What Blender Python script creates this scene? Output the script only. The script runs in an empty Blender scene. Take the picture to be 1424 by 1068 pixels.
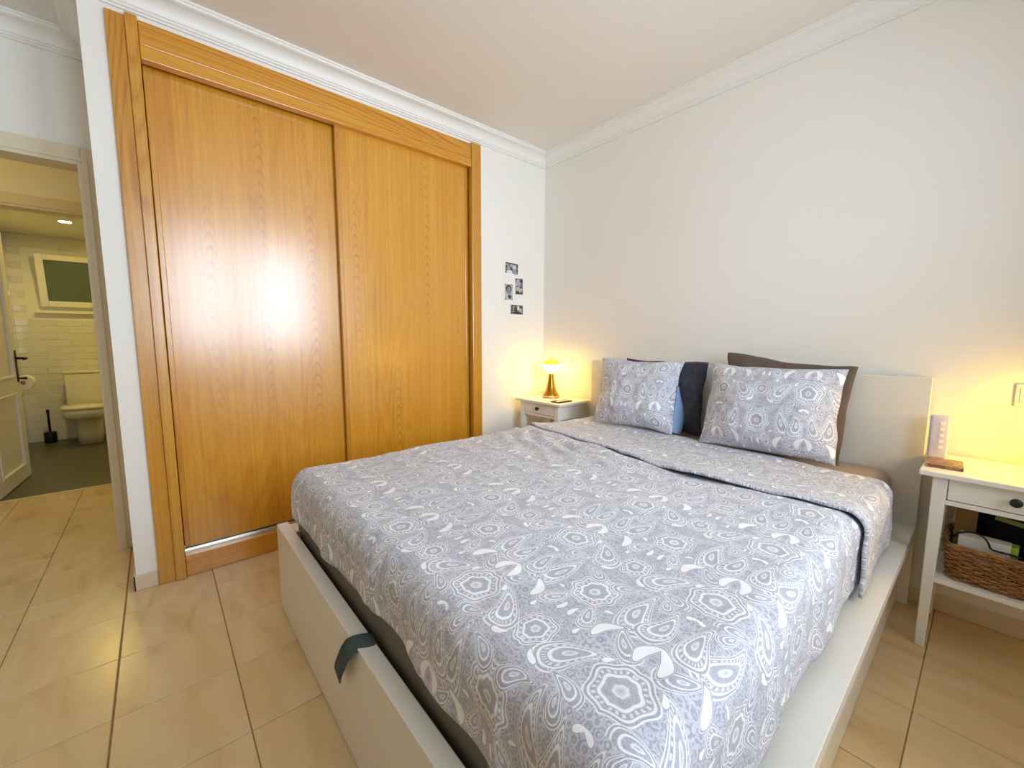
import bpy, bmesh, math, random
from math import sin, cos, pi, sqrt, exp, radians
from mathutils import Vector, Matrix, noise

random.seed(7)
SC = bpy.context.scene
COL = SC.collection

# ------------------------------------------------------------------ camera
CAM_LOC = (2.4774, -2.4765, 1.1599)
YAW, PITCH, ROLL, FPX = 0.8607, -0.1110, 0.0027, 573.97
F = Vector((-sin(YAW) * cos(PITCH), cos(YAW) * cos(PITCH), sin(PITCH)))
Rr = F.cross(Vector((0, 0, 1))).normalized()
Uu = Rr.cross(F)
R2 = Rr * cos(ROLL) + Uu * sin(ROLL)
U2 = -Rr * sin(ROLL) + Uu * cos(ROLL)
cd = bpy.data.cameras.new('camera')
cam = bpy.data.objects.new('camera', cd)
COL.objects.link(cam)
M = Matrix((R2, U2, -F)).transposed().to_4x4()
M.translation = Vector(CAM_LOC)
cam.matrix_world = M
cd.sensor_width = 36.0
cd.lens = FPX / 1424 * 36.0
cd.clip_start = 0.02
SC.camera = cam

# ------------------------------------------------------------------ world, light, exposure
SC.view_settings.view_transform = 'Standard'
SC.view_settings.look = 'None'
SC.view_settings.exposure = 0.0
SC.view_settings.gamma = 1.0
SC.view_settings.use_curve_mapping = False
W = bpy.data.worlds.new('sky')
SC.world = W
W.use_nodes = True
bg = W.node_tree.nodes['Background']
bg.inputs[0].default_value = (0.62, 0.80, 1.0, 1)
bg.inputs[1].default_value = 1.2
SC.cycles.use_denoising = True
SC.cycles.diffuse_bounces = 6
SC.cycles.max_bounces = 12
SC.cycles.sample_clamp_indirect = 6.0

WIN_Y0, WIN_Y1, WIN_Z0, WIN_Z1, ROOM_X = -2.36, -0.84, 0.98, 2.36, 3.45


def area_light(name, loc, rot, sx, sy, power, color):
    l = bpy.data.lights.new(name, 'AREA')
    l.shape = 'RECTANGLE'; l.size = sx; l.size_y = sy
    l.energy = power; l.color = color
    o = bpy.data.objects.new(name, l); COL.objects.link(o)
    o.location = loc; o.rotation_euler = rot
    return o


# daylight entering by the two panes of the bedroom window (right wall)
wm = (WIN_Y0 + WIN_Y1) / 2
for yc, wy, pw in ((-2.05, 0.54, 15), (-1.20, 0.66, 23)):
    area_light('window_daylight', (ROOM_X - 0.02, yc, (WIN_Z0 + WIN_Z1) / 2), (0, pi / 2, 0), 1.28, wy, pw, (0.72, 0.85, 1.0)).data.spread = radians(120)


# ------------------------------------------------------------------ helpers
def lin(r, g, b):
    f = lambda c: (c / 255) / 12.92 if c / 255 <= 0.04045 else ((c / 255 + 0.055) / 1.055) ** 2.4
    return (f(r), f(g), f(b), 1.0)


def new_mat(name, color=(0.8, 0.8, 0.8, 1), rough=0.5, metal=0.0, coat=0.0, spec=0.5):
    m = bpy.data.materials.new(name); m.use_nodes = True
    b = m.node_tree.nodes['Principled BSDF']
    b.inputs['Base Color'].default_value = color
    b.inputs['Roughness'].default_value = rough
    b.inputs['Metallic'].default_value = metal
    b.inputs['Coat Weight'].default_value = coat
    b.inputs['Specular IOR Level'].default_value = spec
    return m


class NT:
    def __init__(s, m):
        s.t = m.node_tree; s.n = s.t.nodes; s.l = s.t.links
        s.b = s.n['Principled BSDF']

    def node(s, typ, **kw):
        n = s.n.new(typ)
        for k, v in kw.items():
            setattr(n, k, v)
        return n

    def link(s, a, b):
        s.l.new(a, b)

    def inp(s, sock, v):
        if isinstance(v, (int, float)):
            sock.default_value = v
        else:
            s.l.new(v, sock)

    def math(s, op, a, b=None, c=None, clamp=False):
        n = s.n.new('ShaderNodeMath'); n.operation = op; n.use_clamp = clamp
        s.inp(n.inputs[0], a)
        if b is not None: s.inp(n.inputs[1], b)
        if c is not None: s.inp(n.inputs[2], c)
        return n.outputs[0]

    def ramp(s, fac, stops, interp='LINEAR'):
        n = s.n.new('ShaderNodeValToRGB')
        n.color_ramp.interpolation = interp
        e = n.color_ramp.elements
        while len(e) < len(stops): e.new(0.5)
        for k, (p, c) in enumerate(stops):
            e[k].position = p
            e[k].color = c if len(c) == 4 else (*c, 1)
        s.l.new(fac, n.inputs[0])
        return n

    def noise(s, vec, scale, detail=3, rough=0.5, dist=0.0):
        n = s.n.new('ShaderNodeTexNoise')
        n.inputs['Scale'].default_value = scale; n.inputs['Detail'].default_value = detail
        n.inputs['Roughness'].default_value = rough; n.inputs['Distortion'].default_value = dist
        if vec is not None: s.l.new(vec, n.inputs['Vector'])
        return n

    def mapping(s, vec, scale=(1, 1, 1), loc=(0, 0, 0), rot=(0, 0, 0), typ='POINT'):
        n = s.n.new('ShaderNodeMapping'); n.vector_type = typ
        n.inputs['Scale'].default_value = scale; n.inputs['Location'].default_value = loc
        n.inputs['Rotation'].default_value = rot
        s.l.new(vec, n.inputs['Vector'])
        return n.outputs[0]

    def bump(s, h, strength=0.2, dist=0.01):
        n = s.n.new('ShaderNodeBump')
        n.inputs['Strength'].default_value = strength; n.inputs['Distance'].default_value = dist
        s.l.new(h, n.inputs['Height']); s.l.new(n.outputs[0], s.b.inputs['Normal'])
        return n

    def pos(s):
        return s.n.new('ShaderNodeNewGeometry').outputs['Position']

    def objco(s):
        return s.n.new('ShaderNodeTexCoord').outputs['Object']

    def mix(s, fac, a, b):
        n = s.n.new('ShaderNodeMix'); n.data_type = 'RGBA'
        s.inp(n.inputs[0], fac)
        for i, v in ((6, a), (7, b)):
            if isinstance(v, tuple): n.inputs[i].default_value = v
            else: s.l.new(v, n.inputs[i])
        return n.outputs[2]


def paint(name, color, rough=0.7, bump=0.05, scale=60, mott=0.03):
    m = new_mat(name, color, rough)
    t = NT(m); p = t.pos()
    n = t.noise(p, 1.7, 3)
    d = tuple(c * (1 - mott) for c in color[:3]) + (1,)
    l = tuple(min(1, c * (1 + mott)) for c in color[:3]) + (1,)
    t.link(t.mix(n.outputs[0], d, l), t.b.inputs['Base Color'])
    if bump:
        t.bump(t.noise(p, scale, 4).outputs[0], bump, 0.004)
    return m


def wood_mat(name, horizontal=False, dark=1.0, arches=False):
    m = new_mat(name, (0.6, 0.3, 0.05, 1), 0.34, coat=0.7)
    t = NT(m); t.b.inputs['Coat IOR'].default_value = 1.8; t.b.inputs['Coat Roughness'].default_value = 0.23
    p = t.pos()
    if horizontal:
        p = t.mapping(p, rot=(pi / 2, 0, 0))
    rnd = t.node('ShaderNodeObjectInfo').outputs['Random']
    add = t.node('ShaderNodeVectorMath', operation='ADD')
    cx = t.node('ShaderNodeCombineXYZ')
    t.link(t.math('MULTIPLY', rnd, 7.0), cx.inputs[1]); t.link(t.math('MULTIPLY', rnd, 3.0), cx.inputs[2])
    t.link(p, add.inputs[0]); t.link(cx.outputs[0], add.inputs[1])
    q = add.outputs[0]
    big = t.noise(t.mapping(q, (1, 4.2, 0.50)), 1.0, 1.0, 0.3)
    ring = t.math('SINE', t.math('MULTIPLY', big.outputs[0], 150.0))
    ring = t.math('POWER', t.math('MULTIPLY_ADD', ring, 0.5, 0.5), 2.2)
    patch = t.noise(t.mapping(q, (1, 2.2, 0.35)), 1.0, 1)
    pk = t.ramp(patch.outputs[0], [(0.45, (0, 0, 0)), (0.62, (1, 1, 1))])
    ring = t.math('MULTIPLY', ring, t.math('MULTIPLY_ADD', pk.outputs[0], 0.75, 0.15))
    straight = t.noise(t.mapping(q, (8, 95, 1.0)), 1.0, 4, 0.62)
    broad = t.noise(t.mapping(q, (3, 14, 0.4)), 1.0, 2, 0.5)
    pores = t.noise(t.mapping(q, (40, 420, 11)), 1.0, 2, 0.6)
    pz = t.ramp(pores.outputs[0], [(0.32, (1, 1, 1)), (0.46, (0, 0, 0))])
    v = t.math('MULTIPLY_ADD', ring, -0.14 if arches else -0.24, t.math('MULTIPLY_ADD', broad.outputs[0], 0.35, t.math('MULTIPLY', straight.outputs[0], 0.62)))
    r = t.ramp(v, [(0.16, lin(180 * dark, 108 * dark, 8)), (0.38, lin(206 * dark, 138 * dark, 18)), (0.54, lin(215 * dark, 152 * dark, 30)), (0.72, lin(224 * dark, 168 * dark, 54))])
    base = r.outputs[0]
    if arches:      # columns of nested flame figure in the veneer
        wob = t.noise(t.mapping(q, (1, 6, 2.2)), 1.0, 2)
        s3 = t.node('ShaderNodeSeparateXYZ'); t.link(t.pos(), s3.inputs[0])
        yy = t.math('MULTIPLY_ADD', wob.outputs[0], 0.035, s3.outputs[1])
        u = t.math('MULTIPLY_ADD', t.math('FRACT', t.math('MULTIPLY', yy, 1 / 0.235)), 0.235, -0.1175)
        u2 = t.math('MULTIPLY', u, u)
        zz = t.math('ADD', t.math('MULTIPLY_ADD', u2, 85.0, s3.outputs[2]), t.math('MULTIPLY', wob.outputs[0], 0.10))
        ln = t.math('POWER', t.math('MULTIPLY_ADD', t.math('SINE', t.math('MULTIPLY', zz, 2 * pi / 0.062)), 0.5, 0.5), 5.0)
        env = t.math('EXPONENT', t.math('MULTIPLY', u2, -700.0))
        gate = t.ramp(t.noise(t.mapping(q, (1, 4.3, 0.9)), 1.0, 1).outputs[0], [(0.46, (0.04, 0.04, 0.04)), (0.60, (1, 1, 1))])
        k = t.math('MULTIPLY', t.math('MULTIPLY', ln, env), t.math('MULTIPLY', gate.outputs[0], 0.55))
        base = t.mix(k, base, lin(158, 92, 14))
    c = t.mix(t.math('MULTIPLY', pz.outputs[0], 0.30), base, lin(160 * dark, 90 * dark, 10))
    t.link(c, t.b.inputs['Base Color'])
    t.bump(straight.outputs[0], 0.06, 0.003)
    return m


def paisley_mat(name):
    """woven print: mirrored repeat of teardrops, medallions, flowers and white commas (UV in metres)"""
    m = new_mat(name, (0.5, 0.5, 0.55, 1), 0.85, spec=0.25)
    t = NT(m)
    uv = t.node('ShaderNodeTexCoord').outputs['UV']
    wob = t.noise(uv, 14, 1)
    wv = t.node('ShaderNodeVectorMath', operation='MULTIPLY_ADD')
    t.link(wob.outputs['Color'], wv.inputs[0]); wv.inputs[1].default_value = (0.010, 0.010, 0)
    sc_ = t.node('ShaderNodeVectorMath', operation='SCALE'); sc_.inputs['Scale'].default_value = 1.22
    t.link(uv, sc_.inputs[0]); t.link(sc_.outputs[0], wv.inputs[2])
    sp = t.node('ShaderNodeSeparateXYZ'); t.link(wv.outputs[0], sp.inputs[0])
    W2, H2 = 0.225, 0.40
    fx = t.math('PINGPONG', sp.outputs[0], W2)
    fy = t.math('MULTIPLY', t.math('FRACT', t.math('MULTIPLY', sp.outputs[1], 1 / H2)), H2)
    cb = t.node('ShaderNodeCombineXYZ'); t.link(fx, cb.inputs[0]); t.link(fy, cb.inputs[1])
    P = cb.outputs[0]
    # filigree ground
    vo = t.node('ShaderNodeTexVoronoi'); vo.inputs['Scale'].default_value = 52
    t.link(P, vo.inputs['Vector'])
    rg = t.math('SINE', t.math('MULTIPLY', vo.outputs['Distance'], 19.0))
    vo2 = t.node('ShaderNodeTexVoronoi'); vo2.feature = 'DISTANCE_TO_EDGE'; vo2.inputs['Scale'].default_value = 34
    t.link(P, vo2.inputs['Vector'])
    ed = t.math('LESS_THAN', vo2.outputs['Distance'], 0.055)
    val = t.math('MULTIPLY_ADD', rg, 0.24, 0.32)
    val = t.math('MAXIMUM', val, t.math('MULTIPLY', ed, 0.42))
    g = lambda v, a=1.0: (v, v, v, a)
    RING = [(0.0, g(.35)), (0.16, g(.9)), (0.22, g(.25)), (0.40, g(.30)), (0.43, g(.95)), (0.50, g(.95)), (0.53, g(.22)), (0.66, g(.25)), (0.685, g(.92)), (0.73, g(.92)), (0.75, g(.2)), (0.80, g(.2, 1)), (0.815, g(.9, 1)), (0.85, g(.9, 1)), (0.865, g(.3, 0))]
    COMMA = [(0.0, g(1.0)), (0.66, g(1.0)), (0.69, g(.12)), (0.76, g(.12)), (0.78, g(.85)), (0.82, g(.85)), (0.84, g(.2)), (0.90, g(.2, 1)), (0.91, g(.3, 0))]
    BLOB = [(0.0, g(1.0)), (0.62, g(1.0)), (0.66, g(.2)), (0.74, g(.2)), (0.76, g(.3, 0))]

    def motif(val, x, y, ang, L, wd, k, bend, stops, dots=0, lobes=0):
        q = t.mapping(P, scale=(wd, L, 1), loc=(x, y, 0), rot=(0, 0, radians(ang)), typ='TEXTURE')
        s2 = t.node('ShaderNodeSeparateXYZ'); t.link(q, s2.inputs[0])
        X, Y = s2.outputs[0], s2.outputs[1]
        yy = t.math('MULTIPLY', Y, Y)
        if bend:
            y1 = t.math('ADD', Y, 0.25)
            X = t.math('MULTIPLY_ADD', t.math('MULTIPLY', y1, t.math('MAXIMUM', y1, 0.0)), -bend * 1.5, X)
        xx = t.math('MULTIPLY', X, X)
        if k:
            xx = t.math('MULTIPLY', xx, t.math('EXPONENT', t.math('MULTIPLY', Y, k)))
        f = t.math('SQRT', t.math('ADD', xx, yy))
        if dots or lobes:
            a = t.math('ARCTAN2', Y, X)
        if lobes:
            f = t.math('MULTIPLY', f, t.math('MULTIPLY_ADD', t.math('SINE', t.math('MULTIPLY', a, lobes)), 0.07, 1.0))
        fs = t.math('MULTIPLY', f, 0.82)
        rp = t.ramp(fs, stops)
        v = rp.outputs[0]
        if dots:
            d = t.math('GREATER_THAN', t.math('SINE', t.math('MULTIPLY', a, dots)), 0.1)
            band = t.math('COMPARE', fs, 0.595, 0.05)
            v = t.math('MAXIMUM', v, t.math('MULTIPLY', t.math('MULTIPLY', d, band), 0.8))
        n = t.node('ShaderNodeMix'); n.data_type = 'FLOAT'
        t.link(rp.outputs[1], n.inputs[0]); t.link(val, n.inputs[2]); t.link(v, n.inputs[3])
        return n.outputs[0]

    for a in [
        # x, y, angle, half length, half width, taper, bend, ramp, dots, lobes
        (0.0, 0.300, 0, 0.062, 0.060, 0, 0, RING, 22, 8),
        (0.225, 0.085, 0, 0.064, 0.066, 0, 0, RING, 24, 6),
        (0.0, 0.085, 0, 0.050, 0.046, 0, 0, RING, 16, 6),
        (0.118, 0.300, 24, 0.090, 0.032, 1.6, 0.55, RING, 26, 0),
        (0.192, 0.300, -18, 0.074, 0.027, 1.6, -0.5, RING, 22, 0),
        (0.100, 0.090, -28, 0.080, 0.030, 1.6, 0.55, RING, 22, 0),
        (0.160, 0.190, 58, 0.056, 0.022, 1.5, 0.5, RING, 0, 0),
        (0.048, 0.205, 38, 0.050, 0.019, 1.4, 0.6, RING, 18, 0),
        (0.150, 0.022, 60, 0.048, 0.019, 1.4, -0.5, RING, 0, 0),
        (0.050, 0.372, -50, 0.046, 0.018, 1.4, 0.5, RING, 0, 0),
        (0.150, 0.385, 30, 0.036, 0.015, 1.4, 0.5, RING, 0, 0),
        (0.098, 0.195, 0, 0.042, 0.017, -0.9, 1.1, COMMA, 0, 0),
        (0.196, 0.200, 6, 0.040, 0.016, -0.9, 1.1, COMMA, 0, 0),
        (0.052, 0.020, 72, 0.026, 0.009, 1.0, 0.7, BLOB, 0, 0),
        (0.014, 0.190, 12, 0.024, 0.008, 1.0, 0.7, BLOB, 0, 0),
        (0.162, 0.130, -20, 0.017, 0.008, 1.0, 0.5, BLOB, 0, 0),
        (0.066, 0.145, 10, 0.014, 0.007, 1.0, 0.5, BLOB, 0, 0),
        (0.075, 0.255, -60, 0.015, 0.006, 1.0, 0.5, BLOB, 0, 0),
        (0.215, 0.385, -50, 0.018, 0.007, 1.0, 0.5, BLOB, 0, 0),
    ]:
        val = motif(val, *a)
    vf = t.node('ShaderNodeTexVoronoi'); vf.inputs['Scale'].default_value = 150
    t.link(P, vf.inputs['Vector'])
    fine = t.math('SINE', t.math('MULTIPLY', vf.outputs['Distance'], 11.0))
    val = t.math('MULTIPLY_ADD', fine, t.math('MULTIPLY_ADD', val, -0.13, 0.15), val)
    r = t.ramp(val, [(0.05, lin(162, 163, 175)), (0.34, lin(184, 185, 196)), (0.75, lin(220, 220, 227)), (1.0, lin(246, 246, 248))])
    t.link(r.outputs[0], t.b.inputs['Base Color'])
    wn = t.noise(uv, 900, 2)
    t.bump(wn.outputs[0], 0.10, 0.002)
    t.b.inputs['Sheen Weight'].default_value = 0.15
    return m


def fabric_mat(name, color, bump=0.25, scale=500, rough=0.9):
    m = new_mat(name, color, rough, spec=0.2)
    t = NT(m); p = t.objco()
    n = t.noise(p, 9, 4)
    t.link(t.mix(n.outputs[0], tuple(c * 0.86 for c in color[:3]) + (1,), tuple(c * 1.1 for c in color[:3]) + (1,)), t.b.inputs['Base Color'])
    t.bump(t.noise(p, scale, 2).outputs[0], bump, 0.002)
    return m


def emit_mat(name, color, strength):
    m = new_mat(name, color, 0.3)
    b = m.node_tree.nodes['Principled BSDF']
    b.inputs['Emission Color'].default_value = color
    b.inputs['Emission Strength'].default_value = strength
    return m


# ---- mesh helpers
def box_bm(bm, x0, x1, y0, y1, z0, z1, bev=0.0, seg=2):
    r = bmesh.ops.create_cube(bm, size=1.0)
    vs = r['verts']
    for v in vs:
        v.co = Vector(((x0 + x1) / 2 + v.co.x * (x1 - x0), (y0 + y1) / 2 + v.co.y * (y1 - y0), (z0 + z1) / 2 + v.co.z * (z1 - z0)))
    if bev > 0:
        es = list({e for v in vs for e in v.link_edges})
        bmesh.ops.bevel(bm, geom=es, offset=bev, segments=seg, profile=0.5, affect='EDGES')
    return bm


def lathe_bm(bm, prof, cx=0, cy=0, n=40, cap=True):
    rings = []
    for r, z in prof:
        rings.append([bm.verts.new((cx + r * cos(2 * pi * k / n), cy + r * sin(2 * pi * k / n), z)) for k in range(n)])
    for a, b in zip(rings, rings[1:]):
        for k in range(n):
            bm.faces.new((a[k], a[(k + 1) % n], b[(k + 1) % n], b[k]))
    if cap:
        bm.faces.new(list(reversed(rings[0]))); bm.faces.new(rings[-1])
    return bm


def tube_bm(bm, pts, r, n=8, cap=True):
    pts = [Vector(p) for p in pts]
    rings = []
    prev = None
    for i, p in enumerate(pts):
        d = (pts[min(i + 1, len(pts) - 1)] - pts[max(i - 1, 0)]).normalized()
        a = prev if prev is not None else (Vector((0, 0, 1)) if abs(d.z) < 0.9 else Vector((1, 0, 0)))
        u = (a - d * a.dot(d)).normalized(); prev = u
        w = d.cross(u)
        rr = r[i] if isinstance(r, (list, tuple)) else r
        rings.append([bm.verts.new(p + (u * cos(2 * pi * k / n) + w * sin(2 * pi * k / n)) * rr) for k in range(n)])
    for a, b in zip(rings, rings[1:]):
        for k in range(n):
            bm.faces.new((a[k], a[(k + 1) % n], b[(k + 1) % n], b[k]))
    if cap:
        bm.faces.new(list(reversed(rings[0]))); bm.faces.new(rings[-1])
    return bm


def prism_bm(bm, poly, axis, a0, a1):
    """extrude a closed 2-D outline along an axis; poly gives the two other coordinates in order"""
    def mk(p, a):
        return {'x': (a, p[0], p[1]), 'y': (p[0], a, p[1]), 'z': (p[0], p[1], a)}[axis]
    A = [bm.verts.new(mk(p, a0)) for p in poly]; B = [bm.verts.new(mk(p, a1)) for p in poly]
    n = len(poly)
    for k in range(n):
        bm.faces.new((A[k], A[(k + 1) % n], B[(k + 1) % n], B[k]))
    bm.faces.new(list(reversed(A))); bm.faces.new(B)
    bmesh.ops.recalc_face_normals(bm, faces=bm.faces[:])
    return bm


def finish(name, bm, mat, parent=None, smooth=False, origin=None):
    me = bpy.data.meshes.new(name)
    bmesh.ops.recalc_face_normals(bm, faces=bm.faces[:])
    bm.to_mesh(me); bm.free()
    if smooth:
        for p in me.polygons: p.use_smooth = True
    if mat is not None: me.materials.append(mat)
    o = bpy.data.objects.new(name, me)
    COL.objects.link(o)
    if parent is not None:
        o.parent = parent
        o.matrix_parent_inverse = world_of(parent).inverted()
    return o


def world_of(o):
    m = o.matrix_basis.copy()
    while o.parent:
        m = o.parent.matrix_basis @ o.matrix_parent_inverse @ m
        o = o.parent
    return m


def box(name, mat, x0, x1, y0, y1, z0, z1, parent=None, bev=0.0, seg=2, smooth=False):
    return finish(name, box_bm(bmesh.new(), x0, x1, y0, y1, z0, z1, bev, seg), mat, parent, smooth)


def thing(name, label, cat, loc, rz=0.0, group=None):
    o = bpy.data.objects.new(name, None)
    COL.objects.link(o)
    o.empty_display_size = 0.05
    o.location = loc; o.rotation_euler = (0, 0, rz)
    tag(o, label, cat, group)
    return o


def tag(o, label, cat, group=None):
    o['label'] = label; o['category'] = cat
    if group: o['group'] = group
    return o


def struct(o):
    o['kind'] = 'structure'
    return o


# ------------------------------------------------------------------ materials
M_wall = paint('white_wall_paint', lin(240, 237, 229), 0.75)
M_ceil = paint('ceiling_paint', lin(236, 232, 224), 0.85)
M_trim = paint('white_gloss_trim', lin(240, 238, 232), 0.45, 0.0)
M_case = paint('cream_door_casing', lin(226, 214, 188), 0.4, 0.0)
M_bedwhite = paint('white_laminate', lin(232, 229, 219), 0.27, 0.0, mott=0.01)
M_white = paint('white_furniture_paint', lin(235, 233, 222), 0.4, 0.02, 90, 0.01)
M_wood = wood_mat('oak_veneer_upright', arches=True)
M_woodh = wood_mat('oak_veneer_level', True)
M_woodf = wood_mat('oak_frame_upright', False, 0.95)
M_dark = new_mat('black_metal', lin(22, 22, 24), 0.4)
M_black = new_mat('black_plastic', lin(16, 16, 18), 0.45)
M_alu = new_mat('brushed_aluminium', lin(215, 212, 200), 0.3, 1.0)
M_grout = paint('tile_joint', lin(150, 120, 78), 0.9, 0.0)
M_gapdark = new_mat('dark_recess', lin(40, 22, 8), 0.9)
M_paisley = paisley_mat('grey_white_paisley_cotton')
M_matt = fabric_mat('dark_grey_fitted_sheet', lin(122, 116, 106))
M_sheet = fabric_mat('taupe_fitted_sheet', lin(186, 166, 150))
M_brown = fabric_mat('brown_grey_cotton', lin(108, 94, 84))
M_char = fabric_mat('charcoal_satin', lin(62, 62, 70), 0.1, 300, 0.45)
M_blue = fabric_mat('blue_grey_cloth', lin(140, 165, 200))
M_strap = fabric_mat('grey_green_webbing', lin(74, 88, 88))
M_ceramic = new_mat('white_ceramic', lin(235, 232, 222), 0.12, coat=0.4)
M_batht = new_mat('glazed_white_wall_tile', lin(228, 226, 216), 0.14, coat=0.3)
M_bathfloor = paint('dark_bathroom_floor', lin(92, 90, 78), 0.35, 0.03, 30, 0.12)
M_frost = new_mat('frosted_dark_glass', lin(98, 112, 100), 0.3)


def tile_material():
    m = new_mat('beige_marbled_floor_tile', lin(214, 186, 142), 0.27)
    t = NT(m); p = t.pos()
    rnd = t.node('ShaderNodeObjectInfo').outputs['Random']
    cx = t.node('ShaderNodeCombineXYZ'); t.link(t.math('MULTIPLY', rnd, 9.0), cx.inputs[0]); t.link(t.math('MULTIPLY', rnd, 5.0), cx.inputs[1])
    ad = t.node('ShaderNodeVectorMath', operation='ADD'); t.link(p, ad.inputs[0]); t.link(cx.outputs[0], ad.inputs[1])
    q = t.mapping(ad.outputs[0], (2.4, 8.5, 1), rot=(0, 0, radians(-28)))
    v = t.noise(q, 1.0, 3, 0.5, 0.6)
    r = t.ramp(v.outputs[0], [(0.24, lin(200, 168, 122)), (0.42, lin(214, 188, 143)), (0.60, lin(220, 195, 152)), (0.85, lin(228, 207, 168))])
    t.link(r.outputs[0], t.b.inputs['Base Color'])
    t.link(t.math('MULTIPLY_ADD', v.outputs[0], 0.10, 0.20), t.b.inputs['Roughness'])
    return m


M_tile = tile_material()
M_skirt = paint('beige_skirting_tile', lin(222, 204, 176), 0.3, 0.02, 40, 0.06)

# ------------------------------------------------------------------ room shell
H = 2.60
XE = -0.57          # entry wall (with the doorway) plane
XH = -1.94          # hall far wall plane
YR = -2.62          # free end of the wardrobe wall
YF = -3.75          # wall behind the camera


def multi(name, mat, boxes, kind=True, parent=None):
    bm = bmesh.new()
    for b in boxes: box_bm(bm, *b)
    o = finish(name, bm, mat, parent)
    if kind: struct(o)
    return o


multi('wall_back', M_wall, [(-0.1, ROOM_X + 0.1, 0, 0.1, 0, H)])
# wardrobe wall: strip by the corner, lintel over the wardrobe, end strip; the wardrobe stands in its opening
WY0, WY1, WZ = -2.535, -0.668, 2.478
multi('wall_left', M_wall, [(-0.1, 0, WY1, 0, 0, H)])
multi('wall_left_upper', M_wall, [(-0.1, 0, WY0, WY1, WZ, H)])
multi('wall_return', M_wall, [(XE, 0, YR, WY0, 0, H)])
DY0, DY1, DH = -3.50, -2.695, 2.02      # bedroom doorway
multi('wall_entry', M_wall, [(XE - 0.1, XE, DY1, WY0, 0, H), (XE - 0.1, XE, YF, DY0, 0, H), (XE - 0.1, XE, DY0, DY1, DH, H)])
multi('wall_front', M_wall, [(XE - 0.1, ROOM_X + 0.1, YF - 0.1, YF, 0, H)])
multi('wall_right', M_wall, [(ROOM_X, ROOM_X + 0.1, YF, WIN_Y0, 0, H), (ROOM_X, ROOM_X + 0.1, WIN_Y1, 0, 0, H),
                             (ROOM_X, ROOM_X + 0.1, WIN_Y0, WIN_Y1, 0, WIN_Z0), (ROOM_X, ROOM_X + 0.1, WIN_Y0, WIN_Y1, WIN_Z1, H)])
multi('ceiling', M_ceil, [(XE - 0.1, ROOM_X + 0.1, YF - 0.1, 0.1, H, H + 0.1)])
# hall
BY0, BY1, BH = -3.44, -2.72, 2.05        # bathroom doorway
multi('wall_hall', M_wall, [(XH - 0.1, XH, BY1, -1.9, 0, H), (XH - 0.1, XH, -4.4, BY0, 0, H), (XH - 0.1, XH, BY0, BY1, BH, H)])
multi('wall_hall_end', M_wall, [(XH - 0.1, XE, -2.0, -1.9, 0, H)])
multi('wall_hall_side', M_wall, [(XH - 0.1, XE, -4.5, -4.4, 0, H), (XE - 0.1, XE, -4.4, YF - 0.1, 0, H)])
multi('ceiling', M_ceil, [(XH - 0.1, XE - 0.1, -4.5, -1.9, H, H + 0.1)])
# wardrobe niche back and its closing wall towards the hall
multi('wall_niche', M_wall, [(-0.67, -0.60, WY0, 0, 0, H)])
# bathroom
BX = -4.32
BCZ = 2.24
multi('wall_bathroom_back', M_wall, [(BX - 0.1, BX, -3.70, -2.0, 0, BCZ)])
multi('wall_bathroom_left', M_wall, [(BX - 0.1, XH - 0.1, -3.72, -3.60, 0, BCZ)])
multi('wall_bathroom_right', M_wall, [(BX - 0.1, XH - 0.1, -2.1, -2.0, 0, BCZ)])
multi('ceiling', M_ceil, [(BX - 0.1, XH - 0.1, -3.72, -2.0, BCZ, BCZ + 0.08)])
struct(box('floor', M_bathfloor, BX - 0.1, XH - 0.055, -3.72, -2.0, -0.08, 0.0))

# ---- tiled floor of bedroom and hall: every tile a part
floor = multi('floor', M_grout, [(XE - 0.1, ROOM_X + 0.1, YF - 0.1, 0.1, -0.08, -0.003), (XH - 0.055, XE - 0.1, -4.5, -1.9, -0.08, -0.003)])
P = 0.3168
X0T, Y0T = 0.19, -2.34
GAP = 0.0028
regions = [(0.0, ROOM_X, YF, 0.0), (XE, 0.0, YF, YR), (XE - 0.1, XE, DY0, DY1), (XH - 0.055, XE - 0.1, -4.4, -2.0)]
full = None


def tile_mesh(x0, x1, y0, y1):
    bm = bmesh.new()
    w, d = (x1 - x0) / 2, (y1 - y0) / 2
    e = 0.0016
    top = [bm.verts.new((sx * (w - e), sy * (d - e), 0.0)) for sx, sy in ((-1, -1), (1, -1), (1, 1), (-1, 1))]
    bot = [bm.verts.new((sx * w, sy * d, -0.0016)) for sx, sy in ((-1, -1), (1, -1), (1, 1), (-1, 1))]
    low = [bm.verts.new((sx * w, sy * d, -0.004)) for sx, sy in ((-1, -1), (1, -1), (1, 1), (-1, 1))]
    bm.faces.new(top)
    for k in range(4):
        j = (k + 1) % 4
        bm.faces.new((bot[k], bot[j], top[j], top[k])); bm.faces.new((low[k], low[j], bot[j], bot[k]))
    me = bpy.data.meshes.new('tile'); bm.to_mesh(me); bm.free(); me.materials.append(M_tile)
    return me


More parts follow.
